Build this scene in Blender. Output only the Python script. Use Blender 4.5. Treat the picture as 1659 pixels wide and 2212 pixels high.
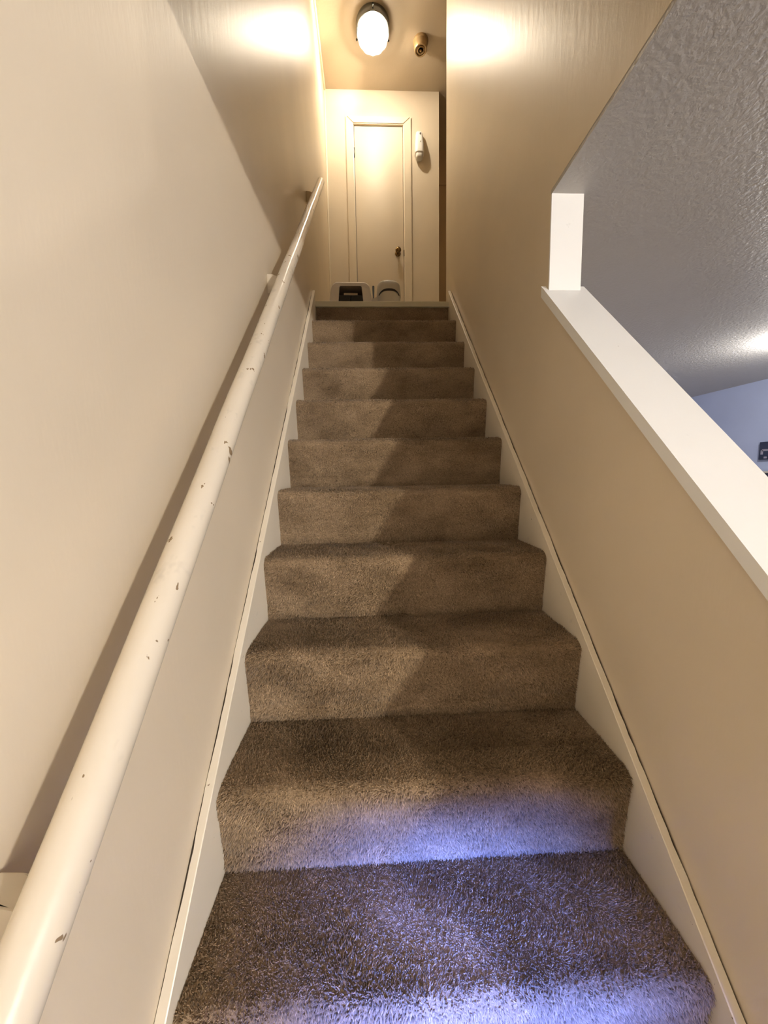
import bpy, bmesh, math, random
import numpy as np
from mathutils import Vector, Matrix

random.seed(7)
rng = np.random.default_rng(11)
for o in list(bpy.data.objects):
    bpy.data.objects.remove(o)
scene = bpy.context.scene
col = scene.collection

# ------------------------------------------------------------------ camera
F_PX, PITCH, YAW, ROLL = 763.355, math.radians(5.9061), math.radians(2.2570), math.radians(-0.9519)
CAM = Vector((-0.10947, -2.40256, -1.12021))
fw = Vector((math.sin(YAW) * math.cos(PITCH), math.cos(YAW) * math.cos(PITCH), -math.sin(PITCH)))
rt = Vector((math.cos(YAW), -math.sin(YAW), 0))
up = rt.cross(fw)
r2 = rt * math.cos(ROLL) + up * math.sin(ROLL)
u2 = -rt * math.sin(ROLL) + up * math.cos(ROLL)
cam_data = bpy.data.cameras.new('camera')
cam = bpy.data.objects.new('camera', cam_data)
col.objects.link(cam)
M3 = Matrix((r2, u2, -fw)).transposed()
cam.matrix_world = Matrix.Translation(CAM) @ M3.to_4x4()
cam_data.sensor_fit = 'HORIZONTAL'
cam_data.sensor_width = 36
cam_data.lens = F_PX * 36 / 1659
cam_data.clip_start = 0.02
scene.camera = cam

# ------------------------------------------------------------------ world, lights, exposure
w = bpy.data.worlds.new('world')
scene.world = w
w.use_nodes = True
w.node_tree.nodes['Background'].inputs[0].default_value = (0.75, 0.8, 1.0, 1)
w.node_tree.nodes['Background'].inputs[1].default_value = 0.04
scene.view_settings.view_transform = 'Standard'
scene.view_settings.look = 'None'
scene.view_settings.gamma = 1
scene.view_settings.use_curve_mapping = False
scene.view_settings.exposure = 0.52


def light(name, kind, loc, color, power, target=None, **kw):
    d = bpy.data.lights.new(name, kind)
    d.color = color
    d.energy = power
    for k, v in kw.items():
        setattr(d, k, v)
    o = bpy.data.objects.new(name, d)
    col.objects.link(o)
    o.location = loc
    if target is not None:
        o.rotation_euler = (Vector(target) - Vector(loc)).to_track_quat('-Z', 'Y').to_euler()
    return o


# lamp of the lower room, behind the photographer to the right
light('room_lamp_light', 'POINT', (3.10, -5.80, -0.66), (1.0, 0.94, 0.84), 385, shadow_soft_size=0.075)
# flush ceiling lamp of the lower room, just right of the frame
light('room_ceiling_light', 'POINT', (2.65, -0.27, -0.38), (1.0, 0.975, 0.95), 27, shadow_soft_size=0.035)
# narrow blue beam added behind the stair foot to pool on the low steps
light('blue_beam_light', 'AREA', (0.36, -4.6, -1.15), (0.10, 0.20, 1.0), 3.2, target=(0.03, -1.80, -2.02),
      shape='RECTANGLE', size=0.45, size_y=0.06, spread=math.radians(10))

# ------------------------------------------------------------------ measures
R, T, NOSE = 0.19489, 0.19377, 0.0193      # riser height, run, nosing overhang
S = R / T
NSTEP = 12
ZF = -13 * R                              # lower floor
ZC = -0.294                               # lower ceiling
ZU = 2.35                                 # upper ceiling
XL, XR, XR2 = -0.448, 0.450, 0.548        # wall faces left and right, outer face of the right wall
HW = 0.430                                # half width of the stair between the stringers
YH = -1.80                                # front end of the stairwell
YP = -1.276                               # where the right wall drops to the knee wall
YD = 1.17                                 # door wall
XROOM, YROOM0, YROOM1 = 3.57, -7.6, 1.9


# ------------------------------------------------------------------ material helpers
def mat(name, color, rough=0.5, metal=0.0, **kw):
    m = bpy.data.materials.new(name)
    m.use_nodes = True
    b = m.node_tree.nodes['Principled BSDF']
    b.inputs['Base Color'].default_value = (*color, 1)
    b.inputs['Roughness'].default_value = rough
    b.inputs['Metallic'].default_value = metal
    for k, v in kw.items():
        b.inputs[k].default_value = v
    return m


def nodes(m):
    return m.node_tree.nodes, m.node_tree.links, m.node_tree.nodes['Principled BSDF']


def noise(m, scale=(10, 10, 10), detail=4, rough=0.55, s=1.0):
    n, l, b = nodes(m)
    tc = n.new('ShaderNodeTexCoord')
    mp = n.new('ShaderNodeMapping')
    mp.inputs['Scale'].default_value = scale
    l.new(tc.outputs['Object'], mp.inputs[0])
    t = n.new('ShaderNodeTexNoise')
    t.inputs['Scale'].default_value = s
    t.inputs['Detail'].default_value = detail
    t.inputs['Roughness'].default_value = rough
    l.new(mp.outputs[0], t.inputs['Vector'])
    return t


def ramp(m, src, stops):
    n, l, b = nodes(m)
    r = n.new('ShaderNodeValToRGB')
    e = r.color_ramp.elements
    while len(e) < len(stops):
        e.new(0.5)
    for k, (pos, c) in enumerate(stops):
        e[k].position = pos
        e[k].color = (*c, 1) if len(c) == 3 else c
    l.new(src, r.inputs[0])
    return r


def bump(m, src, strength, dist, prev=None):
    n, l, b = nodes(m)
    bp = n.new('ShaderNodeBump')
    bp.inputs['Strength'].default_value = strength
    bp.inputs['Distance'].default_value = dist
    l.new(src, bp.inputs['Height'])
    if prev is not None:
        l.new(prev.outputs[0], bp.inputs['Normal'])
    l.new(bp.outputs[0], b.inputs['Normal'])
    return bp


def mixcol(m, fac, a, bcol):
    n, l, b = nodes(m)
    x = n.new('ShaderNodeMix')
    x.data_type = 'RGBA'
    if hasattr(fac, 'node'):
        l.new(fac, x.inputs[0])
    else:
        x.inputs[0].default_value = fac
    for sock, v in ((x.inputs[6], a), (x.inputs[7], bcol)):
        if hasattr(v, 'node'):
            l.new(v, sock)
        else:
            sock.default_value = (*v, 1)
    return x.outputs[2]


def paint(name, color, rough, bumpy=0.25, scale=(60, 60, 25), chips=None, chip_color=(0.10, 0.07, 0.04), blotch=0.05, bdist=0.004):
    m = mat(name, color, rough)
    n, l, b = nodes(m)
    big = noise(m, (1.3, 1.3, 1.3), 3, 0.5)
    c2 = tuple(max(0, c * (1 - blotch * 2)) for c in color)
    c1 = tuple(min(1, c * (1 + blotch * 0.5)) for c in color)
    rp = ramp(m, big.outputs[0], [(0.35, c2), (0.65, c1)])
    out = rp.outputs[0]
    if chips:
        t = noise(m, chips[0], 3, 0.6)
        rr = ramp(m, t.outputs[0], [(chips[1], (0, 0, 0)), (chips[1] + 0.012, (1, 1, 1))])
        out = mixcol(m, rr.outputs[0], out, chip_color)
        t2 = noise(m, tuple(c * 0.55 for c in chips[0]), 3, 0.6)
        r4 = ramp(m, t2.outputs[0], [(chips[1] - 0.07, (0, 0, 0)), (chips[1] + 0.1, (0.55, 0.55, 0.55))])
        out = mixcol(m, r4.outputs[0], out, tuple(c * 0.6 for c in color))
    l.new(out, b.inputs['Base Color'])
    t = noise(m, scale, 3, 0.6)
    bump(m, t.outputs[0], bumpy, bdist)
    return m


WALL = paint('cream_semi_gloss_wall_paint', (0.80, 0.68, 0.50), 0.40, 0.17, (44, 44, 13))
UPWALL = paint('cream_door_wall_paint', (0.70, 0.61, 0.475), 0.5, 0.12, (40, 40, 40))
TRIM = paint('cream_trim_paint', (0.86, 0.775, 0.62), 0.34, 0.15, (30, 30, 30), chips=((60, 60, 60), 0.735), chip_color=(0.25, 0.18, 0.11))
CAPW = paint('white_cap_paint', (0.93, 0.92, 0.88), 0.4, 0.12, (25, 25, 25), chips=((45, 45, 45), 0.76), chip_color=(0.35, 0.32, 0.26), blotch=0.02)
RAILP = paint('chipped_cream_rail_paint', (0.80, 0.705, 0.55), 0.25, 0.2, (22, 22, 22), chips=((60, 34, 34), 0.668), chip_color=(0.30, 0.21, 0.12))
UPCEIL = paint('cream_ceiling_paint', (0.52, 0.43, 0.31), 0.5, 0.25, (30, 30, 30))
ROOMC = paint('textured_grey_ceiling_paint', (0.50, 0.475, 0.44), 0.42, 0.42, (72, 72, 72), blotch=0.03, bdist=0.009)
ROOMW = paint('pale_blue_room_paint', (0.46, 0.53, 0.76), 0.55, 0.1)
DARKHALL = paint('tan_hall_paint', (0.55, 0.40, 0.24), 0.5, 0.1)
NOSEW = paint('worn_pale_wood', (0.68, 0.64, 0.48), 0.5, 0.3, (6, 50, 50))
FLOORM = paint('brown_floor_carpet', (0.16, 0.12, 0.085), 0.95, 0.8, (150, 150, 150))
BACKW = paint('off_white_room_paint', (0.62, 0.58, 0.52), 0.6, 0.1)
WHITEP = mat('white_plastic', (0.84, 0.82, 0.80), 0.35)
PINKP = mat('pale_plastic_hood', (0.80, 0.76, 0.76), 0.4)
GREYP = mat('grey_plastic', (0.56, 0.54, 0.50), 0.45)
GREYP2 = mat('light_grey_plastic', (0.66, 0.64, 0.60), 0.45)
DARKP = mat('black_plastic', (0.012, 0.012, 0.02), 0.35)
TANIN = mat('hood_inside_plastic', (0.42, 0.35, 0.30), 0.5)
BLUEP = mat('blue_grey_plastic', (0.16, 0.20, 0.28), 0.4)
BRASS = mat('aged_brass', (0.22, 0.14, 0.06), 0.22, 1.0)
BEIGEB = mat('beige_brass_plastic', (0.36, 0.24, 0.11), 0.35, 0.35)
DARKMET = mat('dark_metal', (0.05, 0.05, 0.045), 0.3, 1.0)
CHROME = mat('dark_polished_metal', (0.22, 0.23, 0.23), 0.18, 1.0)
CRACK = mat('dark_gap', (0.05, 0.034, 0.02), 0.9)
NAVY = mat('navy_frame', (0.02, 0.025, 0.06), 0.4)
PRINT = mat('violet_grey_print', (0.30, 0.28, 0.36), 0.6)

# ------------------------------------------------------------------ mesh helpers
def link(name, me, m=None, parent=None):
    o = bpy.data.objects.new(name, me)
    col.objects.link(o)
    if m is not None:
        me.materials.append(m)
    if parent is not None:
        o.parent = parent
        o.matrix_parent_inverse = Matrix.Translation(-parent.location)
    return o


def obj(name, bm, m=None, parent=None, smooth=False, angle=None):
    me = bpy.data.meshes.new(name)
    bmesh.ops.recalc_face_normals(bm, faces=bm.faces)
    bm.to_mesh(me)
    bm.free()
    if smooth:
        for p in me.polygons:
            p.use_smooth = True
        if angle is not None:
            me.set_sharp_from_angle(angle=math.radians(angle))
    return link(name, me, m, parent)


def tag(o, label=None, cat=None, group=None, kind=None):
    if label:
        o['label'] = label
    if cat:
        o['category'] = cat
    if group:
        o['group'] = group
    if kind:
        o['kind'] = kind
    return o


def struct(o, label=None, cat=None):
    return tag(o, label, cat, None, 'structure')


def empty(name, loc=(0, 0, 0)):
    o = bpy.data.objects.new(name, None)
    col.objects.link(o)
    o.location = loc
    o.empty_display_size = 0.05
    return o


def box(bm, x0, x1, y0, y1, z0, z1, bev=0.0):
    r = bmesh.ops.create_cube(bm, size=1)
    vs = r['verts']
    for v in vs:
        v.co = Vector(((x0 + x1) / 2 + v.co.x * (x1 - x0), (y0 + y1) / 2 + v.co.y * (y1 - y0), (z0 + z1) / 2 + v.co.z * (z1 - z0)))
    if bev:
        es = list({e for v in vs for e in v.link_edges})
        bmesh.ops.bevel(bm, geom=es, offset=bev, segments=3, affect='EDGES', profile=0.5)
    return bm


def boxo(name, x0, x1, y0, y1, z0, z1, m, parent=None, bev=0.0):
    return obj(name, box(bmesh.new(), x0, x1, y0, y1, z0, z1, bev), m, parent, smooth=bev > 0, angle=50)


def prism_yz(bm, pts, x0, x1):
    a = [bm.verts.new((x0, y, z)) for y, z in pts]
    b = [bm.verts.new((x1, y, z)) for y, z in pts]
    bm.faces.new(a)
    bm.faces.new(list(reversed(b)))
    n = len(pts)
    for i in range(n):
        bm.faces.new((a[i], b[i], b[(i + 1) % n], a[(i + 1) % n]))
    return bm


def lathe(bm, prof, center, axis='z', seg=40, squash=(1, 1)):
    """prof: list of (radius, height along axis)"""
    rings = []
    for r, h in prof:
        ring = []
        for k in range(seg):
            a = 2 * math.pi * k / seg
            u, v = r * math.cos(a) * squash[0], r * math.sin(a) * squash[1]
            p = (u, v, h) if axis == 'z' else ((u, h, v) if axis == 'y' else (h, u, v))
            ring.append(bm.verts.new(Vector(center) + Vector(p)))
        rings.append(ring)
    for i in range(len(rings) - 1):
        for k in range(seg):
            bm.faces.new((rings[i][k], rings[i][(k + 1) % seg], rings[i + 1][(k + 1) % seg], rings[i + 1][k]))
    for ring in (rings[0], rings[-1]):
        bm.faces.new(ring)
    return bm


def loft(bm, loops, cap0=True, cap1=True):
    vs = [[bm.verts.new(p) for p in lp] for lp in loops]
    n = len(loops[0])
    for i in range(len(vs) - 1):
        for k in range(n):
            bm.faces.new((vs[i][k], vs[i][(k + 1) % n], vs[i + 1][(k + 1) % n], vs[i + 1][k]))
    if cap0:
        bm.faces.new(vs[0])
    if cap1:
        bm.faces.new(list(reversed(vs[-1])))
    return vs


# ------------------------------------------------------------------ the setting
CAPS = 1.0477                                   # slope of the knee wall cap
def capz(y):
    return -0.5542 + CAPS * (y + 1.2709)


struct(boxo('floor', XL, XROOM, YROOM0, YROOM1, ZF - 0.1, ZF, FLOORM), 'brown carpeted floor of the lower room', 'floor')
struct(boxo('wall_left', XL - 0.1, XL, YROOM0, 1.9, ZF - 0.1, ZU + 0.05, WALL),
       'tall cream wall on the left that carries the handrail', 'wall')
bm = bmesh.new()
YK = -2.36
prism_yz(bm, [(YK, ZF), (YROOM1, ZF), (YROOM1, ZC), (0.18, ZC), (0.18, ZU), (YH, ZU), (YH, ZC + 0.012), (YP, ZC + 0.012),
              (YP, capz(YP) - 0.033), (YK, capz(YK) - 0.033)], XR, XR2)
struct(obj('wall_right', bm, WALL), 'cream wall on the right of the stairs dropping to a knee wall', 'wall')
# ceiling of the lower room: over the room and in front of the stairwell
bm = bmesh.new()
box(bm, XR + 0.0008, XROOM, YROOM0, YROOM1, ZC, -0.02)
box(bm, XL, XR + 0.0008, YROOM0, YH, ZC, -0.02)
struct(obj('ceiling_room', bm, ROOMC), 'grey textured ceiling of the lower room', 'ceiling')
struct(boxo('wall_stairwell_front', XL, XR, YH - 0.1, YH, ZC + 0.002, ZU, WALL), 'cream wall over the front of the stairwell', 'wall')
struct(boxo('ceiling', XL - 0.1, 2.2, YH - 0.1, 2.4, ZU, ZU + 0.05, UPCEIL), 'cream ceiling above the landing', 'ceiling')
struct(boxo('landing_floor', XL, 2.2, 0.05, 2.3, -0.20, -0.004, NOSEW), 'pale floor of the landing at the stair head', 'floor')
bm = bmesh.new()
box(bm, XL, -0.187, YD, YD + 0.1, 0, ZU)
box(bm, 0.262, 0.596, YD, YD + 0.1, 0, ZU)
box(bm, -0.187, 0.262, YD, YD + 0.1, 2.062, ZU)
box(bm, 0.496, 0.596, YD + 0.1, 1.75, 0, ZU)
struct(obj('wall_door', bm, UPWALL), 'cream wall holding the narrow closet door', 'wall')
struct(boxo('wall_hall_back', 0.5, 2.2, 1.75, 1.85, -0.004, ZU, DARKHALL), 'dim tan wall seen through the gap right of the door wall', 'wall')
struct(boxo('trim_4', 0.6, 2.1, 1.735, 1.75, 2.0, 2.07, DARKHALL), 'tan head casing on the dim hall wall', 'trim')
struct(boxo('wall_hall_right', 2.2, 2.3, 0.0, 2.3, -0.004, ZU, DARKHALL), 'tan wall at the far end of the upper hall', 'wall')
struct(boxo('wall_hall_front', XR2, 2.2, 0.08, 0.18, -0.004, ZU, UPWALL), 'cream wall along the front of the upper hall', 'wall')
struct(boxo('wall_room_right', XROOM, XROOM + 0.1, YROOM0, YROOM1, ZF, ZC, ROOMW), 'pale blue wall across the lower room', 'wall')
struct(boxo('wall_room_back', XR2, XROOM, YROOM1, YROOM1 + 0.1, ZF, ZC, ROOMW), 'pale blue wall at the end of the lower room', 'wall')
struct(boxo('wall_behind', XL, XROOM, YROOM0 - 0.1, YROOM0, ZF, ZC, BACKW), 'off white wall behind the photographer', 'wall')
# thin corner strips along the left wall
struct(boxo('trim_5', XL, XL + 0.016, YH, YD, ZU - 0.022, ZU, TRIM, bev=0.004), 'thin cream strip where left wall meets ceiling', 'trim')
struct(boxo('trim_6', XL, XL + 0.014, YD - 0.014, YD, 0.0, ZU - 0.022, TRIM, bev=0.004), 'thin cream strip in the corner beside the closet door', 'trim')

# knee wall cap, notched round the wall end, and the white wall end above it
bm = bmesh.new()
x0c, x1c = 0.435, 0.570
yE, yN = -1.262, YP
def cap_pts(x, y, dz=0.0):
    return (x, y, capz(y) + dz)
out = [(x0c, YK - 0.03), (x0c, yE), (XR + 0.0006, yE), (XR + 0.0006, yN - 0.0055), (XR2 - 0.0006, yN - 0.0055), (XR2 - 0.0006, yE), (x1c, yE), (x1c, YK - 0.03)]
out = [(x0c, YK - 0.03), (x0c, yE), (XR - 0.0006, yE), (XR - 0.0006, yN - 0.0062), (XR2 + 0.0006, yN - 0.0062), (XR2 + 0.0006, yE), (x1c, yE), (x1c, YK - 0.03)]
top = [bm.verts.new(cap_pts(x, y)) for x, y in out]
bot = [bm.verts.new(cap_pts(x, y, -0.032)) for x, y in out]
bm.faces.new(top)
bm.faces.new(list(reversed(bot)))
for i in range(len(out)):
    j = (i + 1) % len(out)
    bm.faces.new((top[i], bot[i], bot[j], top[j]))
bmesh.ops.triangulate(bm, faces=[f for f in bm.faces if len(f.verts) > 4])
struct(obj('trim_1', bm, CAPW), 'broad white sloping cap on top of the knee wall', 'wall cap')
struct(boxo('trim_2', XR, XR2, YP - 0.006, YP, capz(YP) - 0.03, ZC, CAPW), 'white vertical wall end standing above the sloping cap', 'wall end')

# ------------------------------------------------------------------ staircase
stairs = empty('staircase', (0, 0, ZF))
tag(stairs, 'straight steep staircase carpeted in worn brown pile between cream stringers', 'staircase')


def carpet_material(name, pile):
    m = mat(name, (0.16, 0.12, 0.08), 0.95)
    n, l, b = nodes(m)
    b.inputs['Specular IOR Level'].default_value = 0.15
    if 'Sheen Weight' in b.inputs:
        b.inputs['Sheen Weight'].default_value = 0.15
        b.inputs['Sheen Roughness'].default_value = 0.5
    big = noise(m, (5, 9, 9), 4, 0.6)
    rp = ramp(m, big.outputs[0], [(0.3, (0.28, 0.188, 0.104)), (0.7, (0.56, 0.40, 0.245))])
    out = rp.outputs[0]
    if pile:
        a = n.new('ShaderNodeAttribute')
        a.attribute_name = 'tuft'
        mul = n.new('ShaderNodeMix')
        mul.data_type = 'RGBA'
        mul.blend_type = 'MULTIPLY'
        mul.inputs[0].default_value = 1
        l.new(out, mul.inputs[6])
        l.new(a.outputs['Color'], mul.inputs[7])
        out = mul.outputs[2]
    else:
        fine = noise(m, (220, 220, 220), 3, 0.7)
        rf = ramp(m, fine.outputs[0], [(0.3, (0.45, 0.45, 0.45)), (0.7, (0.9, 0.9, 0.9))])
        mul = n.new('ShaderNodeMix')
        mul.data_type = 'RGBA'
        mul.blend_type = 'MULTIPLY'
        mul.inputs[0].default_value = 1
        l.new(out, mul.inputs[6])
        l.new(rf.outputs[0], mul.inputs[7])
        out = mul.outputs[2]
        bump(m, fine.outputs[0], 0.7, 0.004)
    l.new(out, b.inputs['Base Color'])
    return m


CARPET = carpet_material('brown_carpet_backing', False)
PILE = carpet_material('brown_carpet_pile', True)


def step_profile(k):
    """outer (y,z) line of carpet piece k from the back of the tread over the nose to the foot of the riser"""
    y0, z0 = -k * T, -k * R
    r = 0.024
    pts = []
    if k > 0:
        yb = y0 + T + NOSE
        n = 14
        for i in range(n):
            y = yb + (y0 + r - yb) * i / (n - 1)
            pts.append((y, z0 + 0.0015 * math.sin(math.pi * i / (n - 1))))
        for i in range(1, 9):
            a = math.radians(97 * i / 8)
            pts.append((y0 + r - r * math.sin(a), z0 - r + r * math.cos(a)))
    else:
        pts.append((NOSE - 0.002, -0.034))
    ys, zs = pts[-1]
    ye, ze = y0 + NOSE, z0 - R
    n = 14
    for i in range(1, n + 1):
        t = i / n
        # a faint dent low on the riser where the carpet is tucked
        dent = 0.0025 * math.exp(-((t - 0.72) / 0.06) ** 2) - 0.002 * math.exp(-((t - 0.86) / 0.07) ** 2)
        pts.append((ys + (ye - ys) * (t ** 0.8) + dent, zs + (ze - zs) * t))
    return pts


def wav(x, y, z):
    return (math.sin(x * 7.3 + y * 11 + 1.3) * math.sin(z * 9.1 + x * 3.1) + 0.6 * math.sin(x * 17 + z * 23 + y * 5))


def hash_noise(P, f, seed):
    a = np.sin(P[:, 0] * f * 1.0 + P[:, 1] * f * 1.7 + seed) + np.sin(P[:, 0] * f * 2.3 - P[:, 2] * f * 1.9 + seed * 2.1) \
        + np.sin(P[:, 1] * f * 2.9 + P[:, 2] * f * 2.2 + P[:, 0] * f * 0.7 + seed * 3.7)
    return a / 3


pile_budget = {0: 6000, 1: 8000, 2: 9000, 3: 11000, 4: 14000, 5: 18000, 6: 24000, 7: 30000, 8: 34000, 9: 40000, 10: 40000, 11: 8000, 12: 6000}
for k in range(0, NSTEP + 1):
    prof = step_profile(k)
    NX = 36
    bm = bmesh.new()
    grid = []
    for (y, z) in prof:
        row = []
        for i in range(NX + 1):
            x = -HW + 2 * HW * i / NX
            d = 0.0010 * wav(x * 1.3, y * 2, z * 2 + k)
            row.append(bm.verts.new((x, y - d * 0.7, z + d * 0.7 if k > 0 else z)))
        grid.append(row)
    for a in range(len(grid) - 1):
        for i in range(NX):
            bm.faces.new((grid[a][i], grid[a][i + 1], grid[a + 1][i + 1], grid[a + 1][i]))
    # closed backing behind the visible face
    yb0, zb0 = prof[0]
    yb1, zb1 = prof[-1]
    back = [(yb0, zb0 - 0.012), (yb1 + 0.012, zb0 - 0.012 if k else zb0), (yb1 + 0.012, zb1)]
    if k == 0:
        back = [(yb0 + 0.012, zb0), (yb1 + 0.012, zb1)]
    brow = [[bm.verts.new((x, y, z)) for x in (-HW, HW)] for y, z in back]
    for a in range(len(brow) - 1):
        bm.faces.new((brow[a][0], brow[a][1], brow[a + 1][1], brow[a + 1][0]))
    bm.faces.new(grid[0] + [brow[0][1], brow[0][0]])
    bm.faces.new(list(reversed(grid[-1])) + [brow[-1][0], brow[-1][1]])
    bm.faces.new([g[0] for g in grid] + [b_[0] for b_ in reversed(brow)])
    bm.faces.new([g[-1] for g in reversed(grid)] + [b_[1] for b_ in brow])
    step = obj('carpeted_step', bm, CARPET, stairs, smooth=True, angle=60)
    # pile: small leaning tufts, one mesh per step
    P2 = np.array(prof)
    seg = np.diff(P2, axis=0)
    L = np.hypot(seg[:, 0], seg[:, 1])
    cum = np.concatenate([[0], np.cumsum(L)])
    n = pile_budget[k]
    sp = rng.random(n) * cum[-1]
    si = np.clip(np.searchsorted(cum, sp, side='right') - 1, 0, len(L) - 1)
    ft = (sp - cum[si]) / L[si]
    yz = P2[si] + seg[si] * ft[:, None]
    x = (rng.random(n) * 2 - 1) * (HW - 0.0015)
    base = np.stack([x, yz[:, 0], yz[:, 1]], 1)
    tang = np.stack([np.zeros(n), seg[si, 0] / L[si], seg[si, 1] / L[si]], 1)
    nor = np.stack([np.zeros(n), tang[:, 2], -tang[:, 1]], 1)
    nor *= np.where(nor[:, 1:2] - nor[:, 2:3] > 0, -1, 1)      # up and towards the stair foot
    side = np.array([1.0, 0, 0])
    lean1 = hash_noise(base, 19, 1.0 + k) * 0.75 + 0.45
    lean2 = hash_noise(base, 23, 4.0 + k) * 0.7
    Lh = 0.0068 * (0.75 + 0.5 * rng.random(n))
    d = nor + tang * (lean1 + rng.normal(0, 0.38, n))[:, None] + side * (lean2 + rng.normal(0, 0.42, n))[:, None]
    d /= np.linalg.norm(d, axis=1)[:, None]
    tip = base + d * Lh[:, None]
    tip[:, 0] = np.clip(tip[:, 0], -HW + 0.0008, HW - 0.0008)
    ang = rng.random(n) * 6.283
    wdt = 0.0016 * (0.8 + 0.5 * rng.random(n)) * (1.35 if k < 5 else 1.0)
    vs = []
    for j in range(3):
        a = ang + j * 2.0944
        vs.append(base - nor * 0.0006 + (side * np.cos(a)[:, None] + tang * np.sin(a)[:, None]) * wdt[:, None])
    V = np.stack(vs + [tip], 1).reshape(-1, 3).astype(np.float32)
    b4 = (np.arange(n) * 4)[:, None]
    Fc = np.concatenate([b4 + [0, 1, 3], b4 + [1, 2, 3], b4 + [2, 0, 3]], 1).reshape(-1).astype(np.int32)
    me = bpy.data.meshes.new('carpet_pile')
    me.vertices.add(len(V))
    me.vertices.foreach_set('co', V.ravel())
    me.loops.add(len(Fc))
    me.loops.foreach_set('vertex_index', Fc)
    me.polygons.add(n * 3)
    me.polygons.foreach_set('loop_start', np.arange(0, n * 9, 3, dtype=np.int32))
    me.update(calc_edges=True)
    ca = me.color_attributes.new('tuft', 'FLOAT_COLOR', 'POINT')
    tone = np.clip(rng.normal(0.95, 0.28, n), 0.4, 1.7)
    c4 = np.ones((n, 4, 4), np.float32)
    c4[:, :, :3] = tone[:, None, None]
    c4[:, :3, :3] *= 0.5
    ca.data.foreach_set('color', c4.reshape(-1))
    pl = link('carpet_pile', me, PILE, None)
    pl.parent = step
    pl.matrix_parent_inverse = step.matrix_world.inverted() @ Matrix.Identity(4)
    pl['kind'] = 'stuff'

# matrix bookkeeping: children were modelled in world coordinates
bpy.context.view_layer.update()
for o in col.objects:
    if o.name.startswith('carpet_pile'):
        o.matrix_parent_inverse = o.parent.matrix_world.inverted()


def stringer(side):
    if side < 0:
        ya, za, yb, zb = -0.013, 0.0553, -1.9436, -1.9281
    else:
        ya, za, yb, zb = 0.0257, 0.0747, -1.9697, -1.9592
    sl = (za - zb) / (ya - yb)
    yend = -2.56
    xin = side * HW
    xout = side * (HW + 0.018)
    bm = bmesh.new()
    N = 170
    tops = []
    rs = np.random.default_rng(5 if side < 0 else 9)
    wob = np.cumsum(rs.normal(0, 1, N + 1))
    wob = wob - np.convolve(wob, np.ones(15) / 15, 'same')
    for i in range(N + 1):
        y = ya + (yend - ya) * i / N
        z = za + sl * (y - ya)
        gap = min(0.0042, max(0.0003, 0.0024 + 0.0009 * wob[i]))
        chip = 0.0006 * rs.random() if rs.random() < 0.3 else 0.0
        a = bm.verts.new((xin, y, z - 0.0015 - chip))
        a2 = bm.verts.new((xin + side * 0.0018, y, z - chip * 0.5))
        b = bm.verts.new((xout - side * (gap + 0.0002), y, z))
        b2 = bm.verts.new((xout - side * (gap + 0.0002), y, z - 0.012))
        c = bm.verts.new((xout - side * 0.0002, y, max(z - 0.34, ZF + 0.002)))
        dd = bm.verts.new((xin, y, max(z - 0.34, ZF + 0.002)))
        tops.append((dd, a, a2, b, b2, c))
    for i in range(N):
        for q in range(6):
            p, r_ = tops[i], tops[i + 1]
            bm.faces.new((p[q], p[(q + 1) % 6], r_[(q + 1) % 6], r_[q]))
    bm.faces.new(tops[0])
    bm.faces.new(list(reversed(tops[-1])))
    return obj('stringer', bm, TRIM, stairs)


for sd in (-1, 1):
    st = stringer(sd)
    # dark open joint behind the stringer's upper edge
    ya, za, yb, zb = ((-0.013, 0.0553, -1.9436, -1.9281) if sd < 0 else (0.0257, 0.0747, -1.9697, -1.9592))
    sl = (za - zb) / (ya - yb)
    bm = bmesh.new()
    xa, xb = sd * (HW + 0.0138), sd * (HW + 0.0179)
    prism_yz(bm, [(ya - 0.02, za - 0.02 * sl - 0.0025), (-2.54, za + sl * (-2.54 - ya) - 0.0025), (-2.54, za + sl * (-2.54 - ya) - 0.008), (ya - 0.02, za - 0.02 * sl - 0.008)], min(xa, xb), max(xa, xb))
    j = obj('joint_gap', bm, CRACK, None)
    j.parent = st
    bpy.context.view_layer.update()
    j.matrix_parent_inverse = st.matrix_world.inverted()
nb = boxo('landing_nosing', -HW - 0.001, HW + 0.004, 0.0, 0.05, -0.036, -0.003, NOSEW, stairs, bev=0.003)

# ------------------------------------------------------------------ handrail
XRL, OFF, RR = -0.369, 0.7065, 0.0213
yt, ybm = -0.035, -2.52
rail_root = empty('handrail', (XRL, ybm, S * ybm + OFF))
tag(rail_root, 'round cream painted wooden handrail with chipped paint on the left wall', 'handrail')
ax = Vector((0, 1, S)).normalized()
e1 = Vector((1, 0, 0))
e2 = ax.cross(e1)
bm = bmesh.new()
p0, p1 = Vector((XRL, ybm, S * ybm + OFF)), Vector((XRL, yt, S * yt + OFF))
NR_ = 60
loops = []
prof = [(0.0, 0.0)] + [(1, 1)] * 0
for i in range(NR_ + 1):
    c = p0.lerp(p1, i / NR_)
    sc = 1.0 if 0 < i < NR_ else 0.86
    w_ = 0.0010 * math.sin(i * 0.7) * math.sin(i * 0.23)
    loops.append([c + (e1 * math.cos(a) + e2 * math.sin(a)) * RR * sc + e1 * w_ for a in [2 * math.pi * q / 32 for q in range(32)]])
loops.insert(1, [p0 + ax * 0.003 + (e1 * math.cos(a) + e2 * math.sin(a)) * RR for a in [2 * math.pi * q / 32 for q in range(32)]])
loops.insert(len(loops) - 1, [p1 - ax * 0.003 + (e1 * math.cos(a) + e2 * math.sin(a)) * RR for a in [2 * math.pi * q / 32 for q in range(32)]])
loft(bm, loops)
rail = obj('rail', bm, RAILP, rail_root, smooth=True, angle=50)
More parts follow.
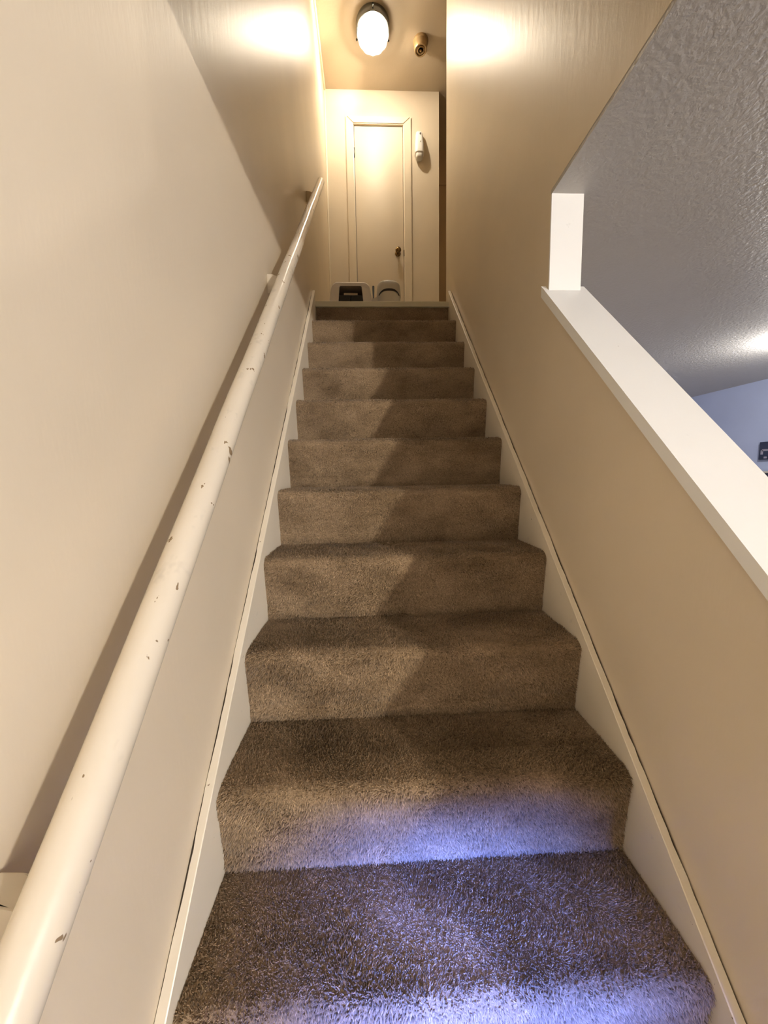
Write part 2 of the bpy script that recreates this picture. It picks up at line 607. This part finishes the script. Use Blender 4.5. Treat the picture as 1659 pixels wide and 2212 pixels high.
for yb_ in (-0.112, -1.085, -2.12):
    zc = S * yb_ + OFF - 0.052
    bm = bmesh.new()
    # painted wooden peg: plate on the wall, arm reaching under the rail
    pts = [(XL, zc + 0.012), (XL + 0.022, zc + 0.010), (XL + 0.040, zc + 0.000), (XRL - 0.012, zc + 0.030), (XRL + 0.008, zc + 0.024),
           (XRL - 0.002, zc - 0.006), (XL + 0.030, zc - 0.034), (XL, zc - 0.052)]
    a = [bm.verts.new((x, yb_ - 0.013, z)) for x, z in pts]
    b = [bm.verts.new((x, yb_ + 0.013, z)) for x, z in pts]
    bm.faces.new(a)
    bm.faces.new(list(reversed(b)))
    for i in range(len(pts)):
        j = (i + 1) % len(pts)
        bm.faces.new((a[i], b[i], b[j], a[j]))
    bmesh.ops.bevel(bm, geom=[e for e in bm.edges], offset=0.002, segments=2, affect='EDGES')
    obj('bracket', bm, RAILP, rail_root, smooth=True, angle=40)

# ------------------------------------------------------------------ closet door
door = empty('door_1', (0.04, YD, 0))
struct(door, 'narrow flat cream closet door with small brass knob', 'door')
boxo('door_slab', -0.184, 0.259, YD + 0.006, YD + 0.042, 0.004, 2.058, UPWALL, door, bev=0.002)
def casing(pts, name='casing'):
    # mitred board: front face slightly rounded
    bm = bmesh.new()
    f = [bm.verts.new((x, YD - 0.016, z)) for x, z in pts]
    b = [bm.verts.new((x, YD, z)) for x, z in pts]
    bm.faces.new(f)
    bm.faces.new(list(reversed(b)))
    for i in range(4):
        bm.faces.new((f[i], b[i], b[(i + 1) % 4], f[(i + 1) % 4]))
    bmesh.ops.bevel(bm, geom=[e for e in bm.edges if all(abs(v.co.y - (YD - 0.016)) < 1e-5 for v in e.verts)], offset=0.006, segments=3, affect='EDGES')
    return obj(name, bm, TRIM2, door, smooth=True, angle=50)
TRIM2 = paint('cream_casing_paint', (0.76, 0.67, 0.53), 0.35, 0.1, (30, 30, 30))
xl0, xl1, xr0, xr1, zt0, zt1 = -0.2605, -0.190, 0.2655, 0.339, 2.064, 2.128
casing([(xl0, 0), (xl1, 0), (xl1, zt0), (xl0, zt1)])
casing([(xr0, 0), (xr1, 0), (xr1, zt1), (xr0, zt0)])
casing([(xl1, zt0), (xr0, zt0), (xr1, zt1), (xl0, zt1)])
for hz in (1.83, 0.25):
    bm = bmesh.new()
    lathe(bm, [(0.004, -0.042), (0.0055, -0.04), (0.0055, 0.04), (0.004, 0.042)], (-0.187, YD - 0.004, hz), 'z', 12)
    obj('hinge', bm, DARKMET, door, smooth=True, angle=40)
bm = bmesh.new()
lathe(bm, [(0.002, 0.0), (0.027, 0.0), (0.027, -0.004), (0.020, -0.009), (0.010, -0.012), (0.009, -0.032), (0.015, -0.037), (0.024, -0.045),
           (0.0275, -0.054), (0.025, -0.063), (0.016, -0.069), (0.002, -0.071)], (0.2035, YD + 0.006, 0.972), 'y', 32)
obj('knob', bm, BRASS, door, smooth=True, angle=50)
boxo('latch_plate', 0.2595, 0.2655, YD - 0.001, YD + 0.004, 0.945, 1.0, DARKMET, door)

# ------------------------------------------------------------------ dispenser on the wall right of the door
disp = empty('wall_dispenser', (0.41, YD, 1.73))
tag(disp, 'white plastic flask-shaped dispenser mounted on wall right of closet door', 'dispenser')
cx = 0.407
def rr(cx, y, z, hw, hd, n=28, p=3.0):
    out = []
    for q in range(n):
        a = 2 * math.pi * q / n
        ca, sa = math.cos(a), math.sin(a)
        out.append(Vector((cx + hw * math.copysign(abs(ca) ** (2 / p), ca), y + hd * math.copysign(abs(sa) ** (2 / p), sa), z)))
    return out
bm = bmesh.new()
lv = [(1.790, 0.038, 0.036), (1.792, 0.042, 0.040), (1.80, 0.043, 0.041), (1.85, 0.041, 0.040), (1.90, 0.036, 0.036), (1.94, 0.031, 0.030), (1.965, 0.030, 0.026), (1.983, 0.026, 0.021), (1.992, 0.018, 0.014), (1.995, 0.006, 0.006)]
loft(bm, [rr(cx, YD - hd - 0.001, z, hw, hd) for z, hw, hd in lv])
obj('body', bm, WHITEP, disp, smooth=True, angle=60)
bm = bmesh.new()
lv = [(1.7905, 0.034, 0.032), (1.775, 0.034, 0.033), (1.760, 0.030, 0.031), (1.752, 0.022, 0.024)]
loft(bm, [rr(cx, YD - 0.041, z, hw, hd) for z, hw, hd in lv])
obj('nozzle', bm, GREYP2, disp, smooth=True, angle=50)
bm = bmesh.new()
lathe(bm, [(0.001, 0.0), (0.007, 0.0), (0.0065, -0.003), (0.001, -0.003)], (cx + 0.006, YD - 0.0575, 1.95), 'y', 16, squash=(0.7, 1.7))
obj('sensor', bm, DARKMET, disp, smooth=True, angle=40)
bm = bmesh.new()
lathe(bm, [(0.001, 0.0), (0.006, 0.0), (0.0055, -0.002), (0.001, -0.002)], (cx + 0.006, YD - 0.0788, 1.87), 'y', 16)
obj('indicator', bm, GREYP, disp, smooth=True, angle=40)

# ------------------------------------------------------------------ ceiling lamp
LX, LY = -0.012, 0.70
lamp = empty('ceiling_lamp', (LX, LY, ZU))
tag(lamp, 'lit clear glass jar lamp with dark metal collar on upper ceiling', 'lamp')
bm = bmesh.new()
lathe(bm, [(0.02, 0.0), (0.128, 0.0), (0.130, -0.006), (0.130, -0.050), (0.126, -0.056), (0.1205, -0.056), (0.117, -0.012), (0.02, -0.012)], (LX, LY, ZU), 'z', 48)
obj('collar', bm, CHROME, lamp, smooth=True, angle=40)
for a in (-90, 30, 150):
    c, s_ = math.cos(math.radians(a)), math.sin(math.radians(a))
    bm = bmesh.new()
    lathe(bm, [(0.001, 0.124), (0.0035, 0.124), (0.0035, 0.142), (0.007, 0.142), (0.007, 0.150), (0.001, 0.150)], (0, 0, 0), 'y', 12)
    for v in bm.verts:
        x, y, z = v.co
        v.co = Vector((LX + y * c - x * s_, LY + y * s_ + x * c, ZU - 0.032 + z))
    obj('collar_screw', bm, DARKMET, lamp, smooth=True, angle=40)
GLASS = bpy.data.materials.new('streak_tinted_glass')
GLASS.use_nodes = True
gn, gl = GLASS.node_tree.nodes, GLASS.node_tree.links
gn.clear()
go = gn.new('ShaderNodeOutputMaterial')
tr = gn.new('ShaderNodeBsdfTransparent')
tl = gn.new('ShaderNodeBsdfTranslucent')
tl.inputs[0].default_value = (0.95, 0.95, 0.97, 1)
gs = gn.new('ShaderNodeBsdfGlossy')
gs.inputs['Roughness'].default_value = 0.04
tc = gn.new('ShaderNodeTexCoord')
nz = gn.new('ShaderNodeTexNoise')
nz.inputs['Scale'].default_value = 9
nz.inputs['Detail'].default_value = 2
gl.new(tc.outputs['Object'], nz.inputs['Vector'])
rp = gn.new('ShaderNodeValToRGB')
rp.color_ramp.elements[0].position = 0.40
rp.color_ramp.elements[0].color = (0.28, 0.28, 0.29, 1)  # grey tint put into the glass so its shade streaks the ceiling
rp.color_ramp.elements[1].position = 0.58
rp.color_ramp.elements[1].color = (1, 1, 1, 1)
gl.new(nz.outputs[0], rp.inputs[0])
gl.new(rp.outputs[0], tr.inputs[0])
m1 = gn.new('ShaderNodeMixShader')
m1.inputs[0].default_value = 0.05
gl.new(tr.outputs[0], m1.inputs[1])
gl.new(tl.outputs[0], m1.inputs[2])
fr = gn.new('ShaderNodeFresnel')
fr.inputs[0].default_value = 1.45
m2 = gn.new('ShaderNodeMixShader')
gl.new(fr.outputs[0], m2.inputs[0])
gl.new(m1.outputs[0], m2.inputs[1])
gl.new(gs.outputs[0], m2.inputs[2])
gl.new(m2.outputs[0], go.inputs[0])
bm = bmesh.new()
gprof = [(0.115, -0.025), (0.117, -0.050), (0.1195, -0.062), (0.121, -0.074), (0.118, -0.090), (0.109, -0.105), (0.094, -0.117), (0.070, -0.127), (0.040, -0.133), (0.003, -0.135)]
seg = 72
rings = []
for r_, h in gprof:
    rib = 0.0025 if -0.12 < h < -0.063 else 0.0
    rings.append([bm.verts.new((LX + (r_ + rib * math.cos(12 * 2 * math.pi * q / seg)) * math.cos(2 * math.pi * q / seg),
                                LY + (r_ + rib * math.cos(12 * 2 * math.pi * q / seg)) * math.sin(2 * math.pi * q / seg), ZU + h)) for q in range(seg)])
for i in range(len(rings) - 1):
    for q in range(seg):
        bm.faces.new((rings[i][q], rings[i][(q + 1) % seg], rings[i + 1][(q + 1) % seg], rings[i + 1][q]))
bm.faces.new(rings[-1])
obj('glass_jar', bm, GLASS, lamp, smooth=True)
BULB = bpy.data.materials.new('lit_bulb')
BULB.use_nodes = True
BULB.node_tree.nodes.clear()
bo = BULB.node_tree.nodes.new('ShaderNodeOutputMaterial')
em = BULB.node_tree.nodes.new('ShaderNodeEmission')
em.inputs[0].default_value = (1.0, 0.86, 0.66, 1)
em.inputs[1].default_value = 900
BULB.node_tree.links.new(em.outputs[0], bo.inputs[0])
bm = bmesh.new()
lathe(bm, [(0.002, -0.040), (0.012, -0.040), (0.014, -0.052), (0.024, -0.064), (0.030, -0.078), (0.029, -0.092), (0.022, -0.104), (0.010, -0.111), (0.001, -0.113)], (LX, LY, ZU), 'z', 24)
bulb = obj('bulb', bm, BULB, lamp, smooth=True, angle=60)
bm = bmesh.new()
lathe(bm, [(0.002, -0.012), (0.022, -0.012), (0.022, -0.030), (0.016, -0.040), (0.002, -0.040)], (LX, LY, ZU), 'z', 24)
obj('socket', bm, WHITEP, lamp, smooth=True, angle=40)

# ------------------------------------------------------------------ small round detector beside the lamp
det = empty('smoke_detector', (0.375, 0.80, ZU))
tag(det, 'small round brass-beige detector on ceiling beside the glass lamp', 'smoke detector')
bm = bmesh.new()
lathe(bm, [(0.002, 0.0), (0.060, 0.0), (0.060, -0.010), (0.053, -0.016), (0.051, -0.060), (0.047, -0.066), (0.040, -0.066), (0.038, -0.058), (0.002, -0.058)], (0.375, 0.80, ZU), 'z', 40)
obj('housing', bm, BEIGEB, det, smooth=True, angle=40)
bm = bmesh.new()
lathe(bm, [(0.030, -0.057), (0.030, -0.063), (0.022, -0.065), (0.020, -0.058)], (0.375, 0.80, ZU), 'z', 32)
obj('vent_ring', bm, BEIGEB, det, smooth=True, angle=40)
bm = bmesh.new()
lathe(bm, [(0.002, -0.057), (0.011, -0.057), (0.010, -0.067), (0.002, -0.069)], (0.375, 0.80, ZU), 'z', 24)
obj('test_button', bm, BRASS, det, smooth=True, angle=40)

# ------------------------------------------------------------------ things on the landing
ZL = -0.004
YB = 0.42
box_root = empty('litter_box', (-0.21, YB, ZL))
tag(box_root, 'white hooded cat litter box with dark flap on the landing', 'litter box')
bcx = -0.222
def arch(y, z0, z1, hwb, hwt, rad, n=6, grow=0.0):
    """trapezoid outline with rounded upper corners, from lower left clockwise"""
    pts = [(-hwb, z0)]
    for i in range(n + 1):
        a = math.pi - (math.pi / 2) * i / n
        pts.append((-hwt + rad + rad * math.cos(a), z1 - rad + rad * math.sin(a)))
    for i in range(n + 1):
        a = math.pi / 2 - (math.pi / 2) * i / n
        pts.append((hwt - rad + rad * math.cos(a), z1 - rad + rad * math.sin(a)))
    pts.append((hwb, z0))
    return [Vector((bcx + x, y, z)) for x, z in pts]
bm = bmesh.new()
o1 = arch(YB, ZL + 0.06, 0.322, 0.186, 0.142, 0.045)
o0 = arch(YB + 0.012, ZL + 0.06, 0.332, 0.190, 0.147, 0.05)
o2 = arch(YB + 0.20, ZL + 0.06, 0.345, 0.192, 0.150, 0.06)
o3 = arch(YB + 0.40, ZL + 0.06, 0.318, 0.186, 0.140, 0.06)
i1 = arch(YB + 0.004, ZL + 0.09, 0.308, 0.108, 0.086, 0.012)
i2 = arch(YB + 0.009, ZL + 0.09, 0.304, 0.104, 0.083, 0.012)
loft(bm, [i2, i1, o1, o0, o2, o3], cap0=False, cap1=True)
hood = obj('hood', bm, PINKP, box_root, smooth=True, angle=45)
bm = bmesh.new()
loft(bm, [arch(YB + 0.010, ZL + 0.065, 0.312, 0.150, 0.130, 0.03), arch(YB + 0.37, ZL + 0.065, 0.308, 0.150, 0.128, 0.03)], cap0=False, cap1=True)
obj('hood_lining', bm, TANIN, box_root, smooth=True, angle=45)
bm = bmesh.new()
lv = [(ZL, 0.170, 0.18), (ZL + 0.004, 0.176, 0.186), (ZL + 0.058, 0.192, 0.202)]
loft(bm, [rr(bcx, YB + 0.205, z, hw, hd, 40, 7) for z, hw, hd in lv])
obj('tray', bm, GREYP, box_root, smooth=True, angle=50)
for sx in (-1, 1):
    x0, x1 = (bcx - 0.101, bcx - 0.002) if sx < 0 else (bcx + 0.002, bcx + 0.101)
    boxo('flap', x0, x1, YB + 0.014, YB + 0.018, ZL + 0.092, 0.240, DARKP, box_root)
boxo('flap_latch', bcx - 0.052, bcx + 0.052, YB + 0.012, YB + 0.020, 0.240, 0.256, TANIN, box_root, bev=0.002)

bin_root = empty('waste_bin', (0.07, 0.54, ZL))
tag(bin_root, 'grey plastic waste pail with curved dark slot on the landing', 'bin')
bx, by = 0.072, 0.56
bm = bmesh.new()
lv = [(ZL, 0.082, 0.080), (ZL + 0.006, 0.088, 0.086), (0.10, 0.092, 0.09), (0.275, 0.093, 0.091)]
loft(bm, [rr(bx, by, z, hw, hd, 44, 2.6) for z, hw, hd in lv])
obj('body', bm, GREYP2, bin_root, smooth=True, angle=50)
bm = bmesh.new()
lv = [(0.276, 0.0955, 0.0935), (0.290, 0.0960, 0.0940), (0.335, 0.093, 0.091), (0.362, 0.088, 0.086), (0.376, 0.078, 0.076), (0.384, 0.060, 0.058), (0.387, 0.03, 0.03)]
loft(bm, [rr(bx, by, z, hw, hd, 44, 2.6) for z, hw, hd in lv])
lid = obj('lid', bm, GREYP, bin_root, smooth=True, angle=50)
bm = bmesh.new()
lathe(bm, [(0.002, 0.380), (0.026, 0.380), (0.026, 0.392), (0.022, 0.395), (0.002, 0.395)], (bx + 0.008, by, 0), 'z', 28)
obj('lid_button', bm, GREYP, bin_root, smooth=True, angle=40)
def front_strip(a0, a1, zf0, zf1, off0, m, name, parent, n=18):
    bm = bmesh.new()
    loops = []
    for i in range(n + 1):
        a = math.radians(a0 + (a1 - a0) * i / n)
        t = i / n
        ca, sa = math.sin(a), -math.cos(a)
        pw = 2 / 2.6
        def pt(rad, z):
            return Vector((bx + 0.0955 * rad * math.copysign(abs(ca) ** pw, ca), by + 0.0935 * rad * math.copysign(abs(sa) ** pw, sa), z))
        z0, z1 = zf0(t), zf1(t)
        loops.append([pt(1.0 + off0, z0), pt(1.0 + off0, z1), pt(0.955, z1), pt(0.955, z0)])
    loft(bm, loops)
    return obj(name, bm, m, parent, smooth=True, angle=50)
front_strip(-52, 52, lambda t: 0.296 - 0.030 * (2 * t - 1) ** 2 - 0.006 * (1 - (2 * t - 1) ** 2), lambda t: 0.303 - 0.030 * (2 * t - 1) ** 2 + 0.004 * (1 - (2 * t - 1) ** 2), 0.012, DARKP, 'slot', bin_root)
front_strip(-42, 42, lambda t: 0.03, lambda t: 0.286 - 0.026 * (2 * t - 1) ** 2, 0.006, GREYP2, 'front_panel', bin_root)

sc_root = empty('scoop_caddy', (-0.043, 0.35, ZL))
tag(sc_root, 'small grey scoop caddy with blue-grey handle between litter box and pail', 'scoop')
bm = bmesh.new()
pts = [(0.325, ZL), (0.385, ZL), (0.385, 0.192), (0.325, 0.180)]
prism_yz(bm, pts, -0.066, -0.022)
for v in bm.verts:
    if v.co.z > 0.1 and v.co.x < -0.05:
        v.co.z -= 0.016
bmesh.ops.bevel(bm, geom=list(bm.edges), offset=0.004, segments=2, affect='EDGES')
obj('holder', bm, GREYP, sc_root, smooth=True, angle=50)
bm = bmesh.new()
lv = [(0.10, 0.005, 0.004), (0.19, 0.005, 0.004), (0.23, 0.007, 0.005), (0.262, 0.008, 0.005), (0.267, 0.006, 0.004)]
loft(bm, [rr(-0.052, 0.355, z, hw, hd, 20, 3) for z, hw, hd in lv])
obj('scoop_handle', bm, BLUEP, sc_root, smooth=True, angle=50)

# ------------------------------------------------------------------ far wall of the lower room
pic = empty('framed_picture', (XROOM, 0.6, -1.03))
tag(pic, 'small dark navy framed picture on the pale blue wall', 'picture')
bm = bmesh.new()
box(bm, XROOM - 0.03, XROOM - 0.002, 0.50, 0.802, -1.032, -0.870, 0.004)
obj('frame', bm, NAVY, pic, smooth=True, angle=40)
for q, (y0, y1, z0, z1) in enumerate(((0.765, 0.785, -0.985, -0.945), (0.70, 0.775, -0.955, -0.938), (0.60, 0.70, -1.0, -0.94), (0.73, 0.755, -1.022, -1.005))):
    boxo('print', XROOM - 0.0312, XROOM - 0.0300, y0, y1, z0, z1, PRINT, pic)
shelf = empty('wall_shelf', (XROOM, 0.4, -1.2))
tag(shelf, 'narrow pale wall shelf with navy underside below the framed picture', 'shelf')
boxo('shelf_board', XROOM - 0.12, XROOM, 0.0, 0.79, -1.156, -1.138, BACKW, shelf, bev=0.003)
boxo('shelf_rail', XROOM - 0.10, XROOM, 0.0, 0.78, -1.19, -1.156, NAVY, shelf, bev=0.003)
